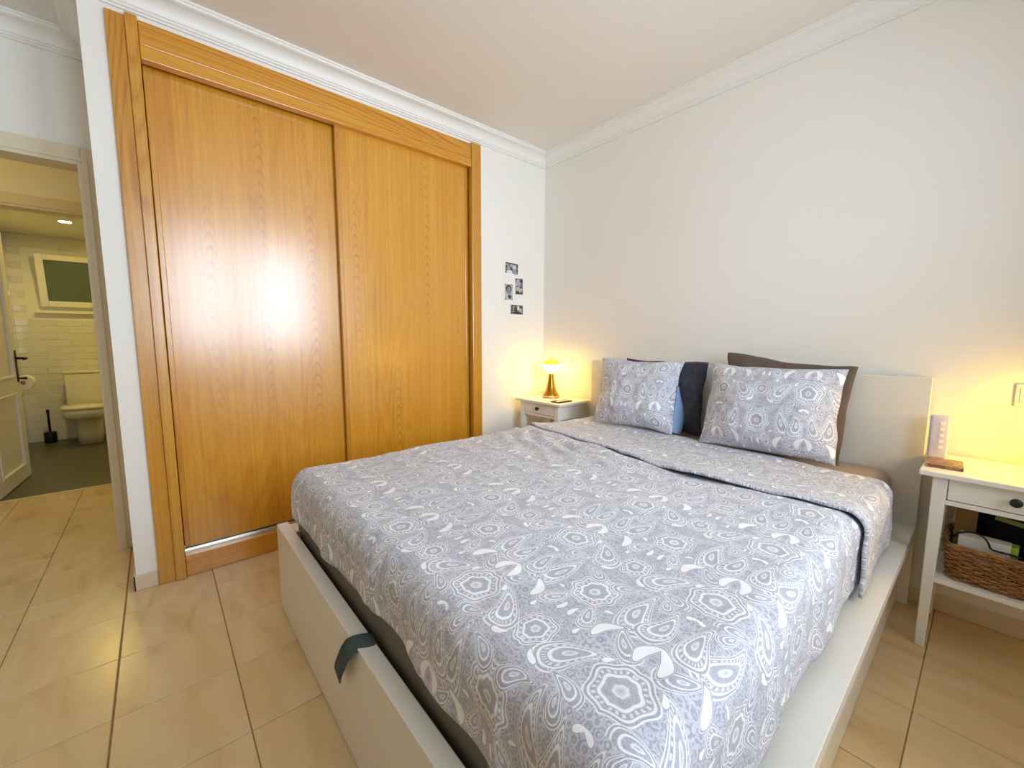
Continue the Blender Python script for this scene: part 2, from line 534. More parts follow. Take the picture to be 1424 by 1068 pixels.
full = tile_mesh(0, P - GAP, 0, P - GAP)
for i in range(-9, 12):
    for j in range(-8, 9):
        gx0, gy0 = X0T + i * P + GAP / 2, Y0T + j * P + GAP / 2
        gx1, gy1 = gx0 + P - GAP, gy0 + P - GAP
        if j == -1: gy0 += 0.0016      # the one wide joint on the line of the doorway
        if j == -2: gy1 -= 0.0008
        for (a0, a1, b0, b1) in regions:
            x0, x1, y0, y1 = max(gx0, a0), min(gx1, a1), max(gy0, b0), min(gy1, b1)
            if x1 - x0 < 0.012 or y1 - y0 < 0.012: continue
            whole = abs(x1 - x0 - (P - GAP)) < 1e-6 and abs(y1 - y0 - (P - GAP)) < 1e-6
            o = bpy.data.objects.new('tile', full if whole else tile_mesh(x0, x1, y0, y1))
            COL.objects.link(o); o.parent = floor
            o.location = ((x0 + x1) / 2, (y0 + y1) / 2, random.uniform(-0.0003, 0.0003))
            o.rotation_euler = (random.uniform(-.0006, .0006), random.uniform(-.0006, .0006), 0)
struct(box('trim_1', M_case, XH - 0.06, XH - 0.04, BY0, BY1, -0.01, 0.004))

# ---- cornices
PROF = [(0, 0), (0.090, 0), (0.090, -0.009), (0.083, -0.011), (0.083, -0.020), (0.074, -0.024)]
for k in range(1, 8):
    a = k / 8 * pi / 2
    PROF.append((0.074 - 0.050 * sin(a) * 1.0, -0.024 - 0.046 * (1 - cos(a))))
PROF += [(0.024, -0.070), (0.018, -0.073), (0.018, -0.080), (0.010, -0.084), (0.010, -0.091), (0, -0.091)]


def cornice(name, path, inward):
    """path of wall points, inward = unit offset vectors at each (mitred)"""
    bm = bmesh.new()
    rings = []
    for (px, py), (ix, iy) in zip(path, inward):
        rings.append([bm.verts.new((px + ix * d, py + iy * d, H + h - 0.0005)) for d, h in PROF])
    n = len(PROF)
    for a, b in zip(rings, rings[1:]):
        for k in range(n):
            bm.faces.new((a[k], a[(k + 1) % n], b[(k + 1) % n], b[k]))
    bm.faces.new(rings[0]); bm.faces.new(list(reversed(rings[-1])))
    return struct(finish(name, bm, M_trim))


E_ = 0.0008
cornice('trim_2', [(E_, -E_), (ROOM_X, -E_)], [(1, -1), (-1, -1)])
cornice('trim_3', [(E_, -E_), (E_, YR - E_)], [(1, -1), (1, -1)])
cornice('trim_4', [(E_, YR - E_), (XE + E_, YR - E_)], [(1, -1), (1, -1)])
cornice('trim_5', [(XE + E_, YR - E_), (XE + E_, YF)], [(1, -1), (1, 1)])
cornice('trim_6', [(ROOM_X, -E_), (ROOM_X, YF)], [(-1, -1), (-1, 1)])

# ---- skirtings
def skirt(name, x0, x1, y0, y1, h=0.073):
    return struct(box(name, M_skirt, x0, x1, y0, y1, 0.0005, h, bev=0.003))


skirt('baseboard_back', 0.0, ROOM_X, -0.011, -0.0005)
skirt('baseboard_left', 0.0005, 0.011, WY1 + 0.004, -0.012)
skirt('baseboard_return', 0.0005, 0.011, YR - 0.011, WY0 - 0.01)
skirt('baseboard_entry', XE + 0.02, 0.011, YR - 0.011, YR - 0.0005)
skirt('baseboard_right', ROOM_X - 0.011, ROOM_X - 0.0005, YF, -0.012)
skirt('baseboard_hall', XH + 0.0005, XH + 0.011, BY1 + 0.09, -2.0)


# ---- door casings
def casing(name, xf, y0, y1, h, w, mat, out=0.018, jamb=0.12):
    bm = bmesh.new()
    for (a, b) in ((y0 - w, y0), (y1, y1 + w)):
        box_bm(bm, xf, xf + out, a, b, 0, h + w, 0.003)
    box_bm(bm, xf, xf + out, y0 + 0.0005, y1 - 0.0005, h, h + w, 0.003)
    # inner bead
    for (a, b) in ((y0 - 0.022, y0 - 0.004), (y1 + 0.004, y1 + 0.022)):
        box_bm(bm, xf + out - 0.002, xf + out + 0.006, a, b, 0, h + 0.003)
    box_bm(bm, xf + out - 0.002, xf + out + 0.006, y0 - 0.022, y1 + 0.022, h + 0.0035, h + 0.022)
    # jamb lining and stop
    for (a, b) in ((y0 - 0.001, y0 + 0.014), (y1 - 0.014, y1 + 0.001)):
        box_bm(bm, xf - jamb, xf + out - 0.0005, a, b, 0, h - 0.0142)
    box_bm(bm, xf - jamb, xf + out - 0.0005, y0 - 0.001, y1 + 0.001, h - 0.014, h + 0.001)
    return struct(finish(name, bm, mat))


casing('trim_7', XE, DY0, DY1, DH, 0.072, M_case)
casing('trim_8', XH, BY0, BY1, BH, 0.075, M_case)

# ---- bedroom window (right wall, outside the frame): frame and two panes
win = struct(finish('window_1', (lambda bm: (
    [box_bm(bm, ROOM_X + 0.02, ROOM_X + 0.08, a, b, c, d, 0.004) for a, b, c, d in (
        (WIN_Y0, WIN_Y0 + 0.05, WIN_Z0, WIN_Z1), (WIN_Y1 - 0.05, WIN_Y1, WIN_Z0, WIN_Z1), (wm - 0.05, wm + 0.05, WIN_Z0, WIN_Z1),
        (WIN_Y0, WIN_Y1, WIN_Z0, WIN_Z0 + 0.05), (WIN_Y0, WIN_Y1, WIN_Z1 - 0.05, WIN_Z1))], bm)[1])(bmesh.new()), M_trim))
M_glass = new_mat('clear_glass', (1, 1, 1, 1), 0.02)
M_glass.node_tree.nodes['Principled BSDF'].inputs['Transmission Weight'].default_value = 1.0
for a, b in ((WIN_Y0 + 0.05, wm - 0.05), (wm + 0.05, WIN_Y1 - 0.05)):
    box('pane', M_glass, ROOM_X + 0.048, ROOM_X + 0.052, a, b, WIN_Z0 + 0.05, WIN_Z1 - 0.05, win)

# ------------------------------------------------------------------ bathroom fittings
def bath_tiles(name, parent_name, flat):
    bm = bmesh.new()
    tw, th, g = 0.20, 0.075, 0.002
    if flat == 'back':
        a0, a1 = -3.598, -2.1
    else:
        a0, a1 = BX + 0.012, XH - 0.1
    z = 0.0; row = 0
    while z < BCZ - 0.01:
        s = a0 - (tw / 2 if row % 2 else 0)
        while s < a1:
            u0, u1 = max(s, a0) + g / 2, min(s + tw, a1) - g / 2
            v0, v1 = z + g / 2, min(z + th, BCZ - 0.001) - g / 2
            if u1 - u0 > 0.01 and v1 - v0 > 0.01:
                d = 0.0045
                pts = []
                tl = [random.uniform(-0.0012, 0.0012) for _ in range(2)]
                hole = flat == 'back' and -3.40 < u1 and u0 < -2.66 and v1 > 1.42 and v0 < 2.08
                if not hole:
                    for (uu, vv, oo) in ((u0, v0, 0), (u1, v0, 0), (u1, v1, 0), (u0, v1, 0),
                                         (u0 + .004, v0 + .004, 1), (u1 - .004, v0 + .004, 1), (u1 - .004, v1 - .004, 1), (u0 + .004, v1 - .004, 1)):
                        o = (d + tl[0] * (1 if uu > (u0 + u1) / 2 else -1) + tl[1] * (1 if vv > (v0 + v1) / 2 else -1)) if oo else 0.0003
                        pts.append(bm.verts.new((BX + o, uu, vv) if flat == 'back' else (uu, -3.60 + o, vv)))
                    bm.faces.new(pts[4:8])
                    for k in range(4):
                        j = (k + 1) % 4
                        bm.faces.new((pts[k], pts[j], pts[4 + j], pts[4 + k]))
            s += tw
        z += th; row += 1
    o = finish('wall_tiles', bm, M_batht, bpy.data.objects[parent_name])
    o['kind'] = 'stuff'
    return o


bath_tiles('t', 'wall_bathroom_back', 'back')
bath_tiles('t', 'wall_bathroom_left', 'left')

# bathroom window: fixed frame, sill, sash tilted inwards with frosted pane
w2 = struct(finish('window_2', (lambda bm: ([box_bm(bm, BX + 0.001, BX + 0.03, a, b, c, d, 0.003) for a, b, c, d in (
    (-3.395, -3.35, 1.47, 2.06), (-2.70, -2.655, 1.47, 2.06), (-3.35, -2.70, 2.02, 2.06), (-3.35, -2.70, 1.47, 1.51))] + [box_bm(bm, BX + 0.0005, BX + 0.004, -3.35, -2.70, 1.51, 2.02)], bm)[1])(bmesh.new()), M_trim))
bm = bmesh.new()
for a, b, c, d in ((-3.385, -3.325, 0, 0.555), (-2.725, -2.665, 0, 0.555), (-3.325, -2.725, 0.495, 0.555), (-3.325, -2.725, 0, 0.06)):
    box_bm(bm, 0.0, 0.035, a, b, c, d, 0.004)
TILT = Matrix.Translation((BX + 0.033, 0, 1.49)) @ Matrix.Rotation(radians(9), 4, 'Y')
bm.transform(TILT)
sash = finish('sash', bm, M_trim, w2)
bm = box_bm(bmesh.new(), 0.012, 0.018, -3.326, -2.724, 0.058, 0.497); bm.transform(TILT)
finish('pane', bm, M_frost, sash)
box('window_sill', M_trim, BX + 0.001, BX + 0.06, -3.43, -2.62, 1.415, 1.445, w2, 0.004)

# toilet
T = thing('toilet', 'white close-coupled toilet with square lid against the tiled bathroom wall', 'toilet', (-3.98, -3.09, 0))
TY = -3.09
bm = box_bm(bmesh.new(), BX + 0.012, -4.12, TY - 0.175, TY + 0.175, 0.42, 0.755, 0.012, 3)
finish('cistern', bm, M_ceramic, T, True)
box('cistern_lid', M_ceramic, BX + 0.010, -4.112, TY - 0.182, TY + 0.182, 0.756, 0.785, T, 0.008, 3, True)
bm = bmesh.new()
lathe_bm(bm, [(0.014, 0.785), (0.014, 0.791), (0.010, 0.793)], -4.21, TY, 20)
finish('flush_button', bm, M_alu, T)


def sq_loft(bm, secs, n=36, pw=4.0):
    rings = []
    for (x0, x1, hw, z) in secs:
        cx, hx = (x0 + x1) / 2, (x1 - x0) / 2
        r = []
        for k in range(n):
            a = 2 * pi * k / n
            c, s = cos(a), sin(a)
            r.append(bm.verts.new((cx + hx * math.copysign(abs(c) ** (2 / pw), c), TY + hw * math.copysign(abs(s) ** (2 / pw), s), z)))
        rings.append(r)
    for a, b in zip(rings, rings[1:]):
        for k in range(n):
            bm.faces.new((a[k], a[(k + 1) % n], b[(k + 1) % n], b[k]))
    bm.faces.new(list(reversed(rings[0]))); bm.faces.new(rings[-1])
    return bm


finish('pedestal', sq_loft(bmesh.new(), [(-4.28, -3.86, 0.105, 0.0), (-4.28, -3.865, 0.104, 0.12), (-4.29, -3.86, 0.108, 0.25), (-4.30, -3.80, 0.13, 0.29), (-4.30, -3.71, 0.17, 0.315)]), M_ceramic, T, True)
finish('bowl', sq_loft(bmesh.new(), [(-4.30, -3.70, 0.168, 0.30), (-4.30, -3.675, 0.183, 0.335), (-4.30, -3.668, 0.187, 0.392), (-4.30, -3.675, 0.184, 0.398)]), M_ceramic, T, True)
finish('seat_lid', sq_loft(bmesh.new(), [(-4.11, -3.667, 0.186, 0.402), (-4.11, -3.662, 0.190, 0.408), (-4.11, -3.663, 0.190, 0.430), (-4.10, -3.68, 0.178, 0.437)]), M_ceramic, T, True)

# toilet brush
B = thing('toilet_brush', 'black toilet brush in a black holder left of the toilet', 'toilet brush', (-4.21, -3.425, 0))
finish('holder', lathe_bm(bmesh.new(), [(0.045, 0), (0.05, 0.01), (0.05, 0.115), (0.046, 0.12), (0.02, 0.122)], -4.21, -3.425, 28), M_black, B, True)
finish('handle', lathe_bm(bmesh.new(), [(0.010, 0.118), (0.010, 0.33), (0.013, 0.335), (0.013, 0.36), (0.008, 0.368)], -4.21, -3.425, 16), M_black, B, True)

# toilet roll on its holder, left bathroom wall
TRX, TRY, TRZ = -3.74, -3.485, 0.712
TR = thing('toilet_roll_holder', 'white toilet roll on a wall holder beside the open bathroom door', 'toilet roll', (TRX, -3.59, TRZ))
bm = bmesh.new()
n = 32
A = [[bm.verts.new((xv, TRY + rv * cos(2 * pi * k / n), TRZ + rv * sin(2 * pi * k / n))) for k in range(n)]
     for xv, rv in ((TRX - 0.065, 0.02), (TRX - 0.065, 0.068), (TRX + 0.065, 0.068), (TRX + 0.065, 0.02))]
for q in range(4):
    a, b = A[q], A[(q + 1) % 4]
    for k in range(n): bm.faces.new((a[k], a[(k + 1) % n], b[(k + 1) % n], b[k]))
finish('paper_roll', bm, paint('toilet_paper', lin(240, 236, 226), 0.95, 0.0), TR, False)
bm = bmesh.new()
tube_bm(bm, [(TRX - 0.08, -3.594, TRZ), (TRX - 0.08, TRY, TRZ), (TRX + 0.08, TRY, TRZ)], 0.007, 8)
finish('bracket', bm, M_alu, TR)

# bathroom ceiling spot
SX, SY = -3.33, -3.045
S = thing('ceiling_spotlight', 'small round lit spotlight recessed in the bathroom ceiling', 'ceiling light', (SX, SY, BCZ))
finish('rim', lathe_bm(bmesh.new(), [(0.052, BCZ - 0.006), (0.058, BCZ - 0.002), (0.058, BCZ - 0.0003), (0.044, BCZ - 0.0003), (0.044, BCZ - 0.006)], SX, SY, 32, False), M_trim, S)
finish('bulb_face', lathe_bm(bmesh.new(), [(0.0435, BCZ - 0.004), (0.043, BCZ - 0.0015)], SX, SY, 32), emit_mat('warm_spot_glow', (1.0, 0.76, 0.22, 1), 520), S)

# hall ceiling lamp (out of the frame, lights the hall)
HL = thing('ceiling_lamp', 'round opal ceiling lamp on the hall ceiling', 'ceiling light', (-1.25, -3.72, H))
finish('shade', lathe_bm(bmesh.new(), [(0.01, H - 0.08), (0.07, H - 0.072), (0.11, H - 0.045), (0.12, H - 0.001)], -1.25, -3.72, 32), emit_mat('warm_opal_glow', (1.0, 0.72, 0.22, 1), 22), HL, True)

# open bathroom door
D = thing('door_1', 'x', 'door', (-2.0, -3.425, 0))
del D['label']; del D['category']
struct(D)
DX0, DX1, DYf, DYb = -2.745, -2.02, -3.392, -3.427
bm = bmesh.new()
for (a, b, c, d) in ((DX0, DX0 + 0.10, 0.006, 2.03), (DX1 - 0.10, DX1, 0.006, 2.03), (DX0 + 0.10, DX1 - 0.10, 0.006, 0.11), (DX0 + 0.10, DX1 - 0.10, 0.71, 0.83), (DX0 + 0.10, DX1 - 0.10, 1.92, 2.03)):
    box_bm(bm, a, b, DYb, DYf, c, d)
finish('door_frame', bm, M_trim, D)
for c, d in ((0.11, 0.71), (0.83, 1.92)):
    box('door_panel', M_trim, DX0 + 0.099, DX1 - 0.099, DYb + 0.008, DYf - 0.012, c, d, D)
    bm = bmesh.new()
    for (a, b, e, f) in ((DX0 + 0.10, DX0 + 0.118, c, d), (DX1 - 0.118, DX1 - 0.10, c, d), (DX0 + 0.118, DX1 - 0.118, c, c + 0.018), (DX0 + 0.118, DX1 - 0.118, d - 0.018, d)):
        box_bm(bm, a, b, DYf - 0.013, DYf + 0.006, e, f, 0.004)
    finish('molding', bm, M_trim, D)
hp = box('handle_plate', M_dark, DX0 + 0.018, DX0 + 0.052, DYf, DYf + 0.006, 0.79, 1.05, D, 0.003)
bm = bmesh.new()
tube_bm(bm, [(DX0 + 0.035, DYf + 0.004, 0.985), (DX0 + 0.035, DYf + 0.06, 0.985), (DX0 + 0.06, DYf + 0.066, 0.985), (DX0 + 0.13, DYf + 0.066, 0.98)], 0.009, 10)
finish('lever', bm, M_dark, hp, True)
bm = bmesh.new()
tube_bm(bm, [(DX0 + 0.035, DYf + 0.004, 0.82), (DX0 + 0.035, DYf + 0.05, 0.82)], [0.006, 0.011], 10)
finish('thumb_turn', bm, M_dark, hp, True)

D.rotation_euler = (0, 0, radians(-3.2))

# ------------------------------------------------------------------ wardrobe
WD = thing('built_in_wardrobe', 'tall honey oak built-in wardrobe with two sliding doors beside the bed', 'wardrobe', (-0.3, (WY0 + WY1) / 2, 0))
bm = bmesh.new()
box_bm(bm, -0.595, -0.58, WY0 + 0.003, WY1 - 0.003, 0.0, WZ - 0.004)
box_bm(bm, -0.58, -0.105, WY0 + 0.003, WY0 + 0.02, 0.0, WZ - 0.004)
box_bm(bm, -0.58, -0.105, WY1 - 0.02, WY1 - 0.003, 0.0, WZ - 0.004)
box_bm(bm, -0.58, -0.105, WY0 + 0.02, WY1 - 0.02, WZ - 0.02, WZ - 0.004)
finish('carcass', bm, M_gapdark, WD)
# casing: flat side board, proud post, two-step head, right post
bm = bmesh.new(); box_bm(bm, 0.0006, 0.018, -2.541, -2.481, 0.001, 2.484, 0.002)
finish('side_board', bm, M_woodf, WD)
bm = bmesh.new(); box_bm(bm, -0.09, 0.030, -2.481, -2.441, 0.001, 2.492, 0.003)
finish('post', bm, M_woodf, WD)
bm = bmesh.new(); box_bm(bm, -0.09, 0.030, -0.741, -0.664, 0.001, 2.492, 0.003)
finish('post', bm, M_woodf, WD)
bm = bmesh.new(); box_bm(bm, -0.02, 0.022, -2.440, -0.742, 2.387, 2.482, 0.003)
finish('head_board', bm, M_woodh, WD)
bm = bmesh.new(); box_bm(bm, -0.02, 0.026, -2.440, -0.742, 2.330, 2.3845, 0.003)
finish('head_board', bm, M_woodh, WD)
bm = bmesh.new(); box_bm(bm, -0.09, 0.012, -2.440, -0.742, 0.001, 0.108, 0.003)
finish('plinth', bm, M_woodh, WD)
bm = bmesh.new()
box_bm(bm, -0.088, -0.004, -2.439, -0.743, 0.1085, 0.112)
for xx in (-0.088, -0.048, -0.008): box_bm(bm, xx, xx + 0.004, -2.439, -0.743, 0.112, 0.119)
finish('bottom_track', bm, M_alu, WD)


def sliding_door(y0, y1, xf):
    bm = bmesh.new(); box_bm(bm, xf - 0.016, xf - 0.003, y0 + 0.022, y1 - 0.022, 0.124, 2.36)
    d = finish('sliding_door', bm, M_wood, WD)
    for a, b in ((y0, y0 + 0.0225), (y1 - 0.0225, y1)):
        bm = bmesh.new(); box_bm(bm, xf - 0.022, xf, a, b, 0.122, 2.36, 0.003)
        finish('stile', bm, M_woodf, d)
    return d


sliding_door(-2.437, -1.605, -0.050)
sliding_door(-1.642, -0.752, -0.012)

# ------------------------------------------------------------------ bed
BXL, BXR = 0.563, 2.324
BED = thing('bed_frame', 'white laminate bed frame with tall headboard and lift-up foot panel', 'bed', ((BXL + BXR) / 2, -1.1, 0))
box('headboard', M_bedwhite, BXL, BXR, -0.060, -0.014, 0.001, 1.0, BED, 0.002)


def rail(sign):
    xo = BXR if sign > 0 else BXL
    q = [(0, 0.359), (0, 0.322), (-0.037, 0.318), (-0.037, 0.003), (-0.060, 0.003), (-0.060, 0.322), (-0.098, 0.322), (-0.098, 0.359)]
    poly = [(xo + sign * a, z) for a, z in q]
    bm = prism_bm(bmesh.new(), poly, 'y', -2.0975, -0.061)
    bmesh.ops.bevel(bm, geom=[e for e in bm.edges if abs(e.verts[0].co.y - e.verts[1].co.y) > 1], offset=0.0015, segments=1, affect='EDGES')
    return finish('side_rail', bm, M_bedwhite, BED)


rail(1); rail(-1)
box('foot_panel', M_bedwhite, BXL, BXR, -2.142, -2.098, 0.004, 0.374, BED, 0.002)
box('bed_base', M_dark, BXL + 0.1, BXR - 0.1, -2.095, -0.063, 0.20, 0.245, BED)
# lifting strap over the foot panel
bm = bmesh.new()
ctr = [(1.500, -2.096, 0.352), (1.497, -2.098, 0.372), (1.492, -2.104, 0.3775), (1.484, -2.120, 0.379), (1.474, -2.140, 0.3775), (1.462, -2.152, 0.368), (1.446, -2.160, 0.342), (1.425, -2.164, 0.305), (1.400, -2.164, 0.268), (1.378, -2.160, 0.236)]
wdir = Vector((0.023, 0, -0.011))
prev = None
for c in ctr:
    c = Vector(c)
    q = [bm.verts.new(c - wdir * 0.9), bm.verts.new(c + wdir * 0.9)]
    if prev: bm.faces.new((prev[0], prev[1], q[1], q[0]))
    prev = q
st = finish('strap', bm, M_strap, BED, True)
so = st.modifiers.new('t', 'SOLIDIFY'); so.thickness = 0.003; so.offset = 1


def wrinkle(v, s, seed=0):
    return noise.noise(Vector((v[0] * s + seed, v[1] * s + seed * 1.7, v[2] * s)))


# mattress
bm = box_bm(bmesh.new(), 0.668, 2.219, -2.080, -0.064, 0.246, 0.578, 0.030, 5)
MT = finish('mattress', bm, M_matt, None, True)
tag(MT, 'thick mattress in a dark grey and taupe fitted sheet on the white bed', 'mattress')
# the taupe top sheet at the head
NX, NY = 60, 24


def sheet_pt(s, t):
    # s along x (flat width incl. overhang), t along y
    hx, cx, r = 0.792, 1.4435, 0.055
    a = abs(s) - (hx - r)
    sg = 1 if s > 0 else -1
    z = 0.584
    if a <= 0: x = s
    elif a < r * pi / 2: x = sg * (hx - r + r * sin(a / r)); z -= r * (1 - cos(a / r))
    else: x = sg * hx; z -= r + a - r * pi / 2
    z += 0.004 * wrinkle((s, t, 0), 9, 3)
    return (cx + x, t, z)


bm = bmesh.new()
S0 = 0.792 - 0.055 + 0.055 * pi / 2 + 0.14
g = [[bm.verts.new(sheet_pt(-S0 + 2 * S0 * i / NX, -0.068 - 0.75 * j / NY)) for i in range(NX + 1)] for j in range(NY + 1)]
for j in range(NY):
    for i in range(NX):
        bm.faces.new((g[j][i], g[j][i + 1], g[j + 1][i + 1], g[j + 1][i]))
finish('top_sheet', bm, M_sheet, MT, True)['label'] = 'taupe sheet showing at the head of the bed'

# ------------------------------------------------------------------ duvet
DCX, DR = 1.4435, 0.065
YFOOT = -2.096


def fold_y(s):
    """line (world y) where the duvet is folded, by position across the bed"""
    u = s / 0.8
    if u < -1: return -0.73
    return -0.74 - 0.17 * min(1, (u + 1) / 1.3) ** 0.75 - 0.012 * sin(u * 5)


def drape(s, y, hx, z0, r, foot):
    ax = abs(s) - (hx - r)
    ay = (YFOOT + r) - y if foot else -1
    sg = 1 if s > 0 else -1
    bx, by = s, y
    d = 0; dx = dy = 0
    if ax > 0 and ay > 0:
        d = sqrt(ax * ax + ay * ay); dx, dy = sg * ax / d, -ay / d
        bx, by = sg * (hx - r), YFOOT + r
    elif ax > 0:
        d = ax; dx = sg; bx = sg * (hx - r)
    elif ay > 0:
        d = ay; dy = -1; by = YFOOT + r
    z = z0
    hang = 0
    if d > 0:
        if d < r * pi / 2:
            h = r * sin(d / r); z -= r * (1 - cos(d / r)); hang = 0.3 * d / r
        else:
            h = r; z -= r + d - r * pi / 2; hang = 1
            e = d - r * pi / 2
            h += 0.0 * e
        bx += dx * h; by += dy * h
    return bx, by, z, dx, dy, hang, d


def body_pt(s, t):
    """t: 0 at the fold ... 1 at the foot hem"""
    fy = fold_y(s) + 0.16
    hemlen = DR * pi / 2 + 0.118 + 0.02 * (s < -0.45) * min(1, (-0.45 - s) / 0.3)
    yend = YFOOT + DR - hemlen + 0.018 * sin(s * 6 + 0.6) + 0.012 * noise.noise(Vector((s * 5, 3.3, 0)))
    y = fy + (yend - fy) * t
    bx, by, z, dx, dy, hang, d = drape(s, y, 0.818, 0.628, DR, True)
    # soft swell and creases of the top
    k = (1 - min(1, hang))
    q = Vector((s, y, 0))
    z += k * (0.011 * noise.noise(q * 2.2 + Vector((4, 1, 0))) + 0.0045 * noise.noise(Vector((s * 4.0 + y * 3, y * 11 - s * 3, 2))) + 0.0022 * noise.noise(q * 24))
    # bunched creases just below the fold on the wardrobe side
    w = exp(-((s + 0.45) / 0.45) ** 2) * exp(-((y - fy + 0.34) / 0.20) ** 2)
    z += k * w * 0.0075 * sin((y * 52 + s * 26) + 2.0 * noise.noise(q * 5))
    w2 = exp(-((y - fy + 0.32) / 0.10) ** 2)
    z += k * w2 * 0.0045 * sin(y * 60 - s * 6 + 2.5 * noise.noise(q * 4))
    # the part under the turned-back edge is pressed down
    e = y - (fy - 0.16)
    if e > -0.02: z -= 0.022 * min(1, (e + 0.02) / 0.10) * k
    # hanging folds
    if hang > 0:
        f = (0.010 * noise.noise(Vector((s * 6, y * 6, 7))) + 0.006 * sin((s * 17 if abs(dy) > abs(dx) else y * 15) + 1.3)) * min(1, hang)
        f += 0.004 * noise.noise(Vector((s * 25, y * 25, z * 6)))
        lim = 0.012
        f = max(-0.004, min(lim, f))
        bx += dx * f; by += dy * f
    # a vertical pleat in the foot drop
    pl = exp(-((s - 0.555) / 0.022) ** 2) * min(1, hang)
    by += -0.010 * pl
    return (DCX + bx, by, z), (s, y)


def head_pt(s, t):
    top = -0.165 - 0.20 * ((s + 0.85) / 1.7)
    lo = fold_y(s) + 0.006 * noise.noise(Vector((s * 9, 0.3, 5)))
    y = top + (lo - top) * t
    bx, by, z, dx, dy, hang, d = drape(s, y, 0.834, 0.612, 0.06, False)
    k = 1 - min(1, hang)
    z += k * (0.006 * noise.noise(Vector((s * 4, y * 6, 9))) + 0.002 * noise.noise(Vector((s * 25, y * 25, 9))))
    e = y - lo                      # distance behind the front edge
    z += k * (0.029 + 0.005 * noise.noise(Vector((s * 3.1, 0.7, 2)))) * exp(-(e / 0.16) ** 2)
    z += k * 0.003 * exp(-(e / 0.03) ** 2) * sin(s * 22 + 3 * noise.noise(Vector((s * 3, 0, 0))))
    if hang > 0:
        bx += dx * max(-0.004, 0.010 * noise.noise(Vector((y * 7, z * 6, 1))) + 0.006 * exp(-(e / 0.05) ** 2))
    return (DCX + bx, by, z), (s, y + 0.13)


def cloth(name, fn, s0, s1, ns, nt, mat, parent, thick):
    verts, uvs, faces = [], [], []
    for j in range(nt + 1):
        for i in range(ns + 1):
            p, uvp = fn(s0 + (s1 - s0) * i / ns, j / nt)
            verts.append(p); uvs.append(uvp)
    for j in range(nt):
        for i in range(ns):
            a = j * (ns + 1) + i
            faces.append((a + ns + 1, a + ns + 2, a + 1, a))
    me = bpy.data.meshes.new(name)
    me.from_pydata(verts, [], faces)
    ul = me.uv_layers.new(name='UVMap')
    for l in me.loops:
        u = uvs[l.vertex_index]
        ul.data[l.index].uv = (u[0] + 5, u[1] + 5)
    me.materials.append(mat)
    for p in me.polygons: p.use_smooth = True
    o = bpy.data.objects.new(name, me); COL.objects.link(o)
    if parent is not None:
        o.parent = parent; o.matrix_parent_inverse = world_of(parent).inverted()
    if thick:
        so = o.modifiers.new('thickness', 'SOLIDIFY'); so.thickness = thick; so.offset = -1
    return o


DV = thing('duvet', 'grey and white paisley duvet spread over the bed and folded near the pillows', 'duvet', (DCX, -1.2, 0.60))
SB = 0.815 - DR + DR * pi / 2 + 0.168
cloth('duvet_cover', body_pt, -SB, SB, 230, 250, M_paisley, DV, 0.014)
SH = 0.834 - 0.06 + 0.06 * pi / 2 + 0.172
cloth('turned_back_edge', head_pt, -SH, SH, 190, 70, M_paisley, DV, 0.010)


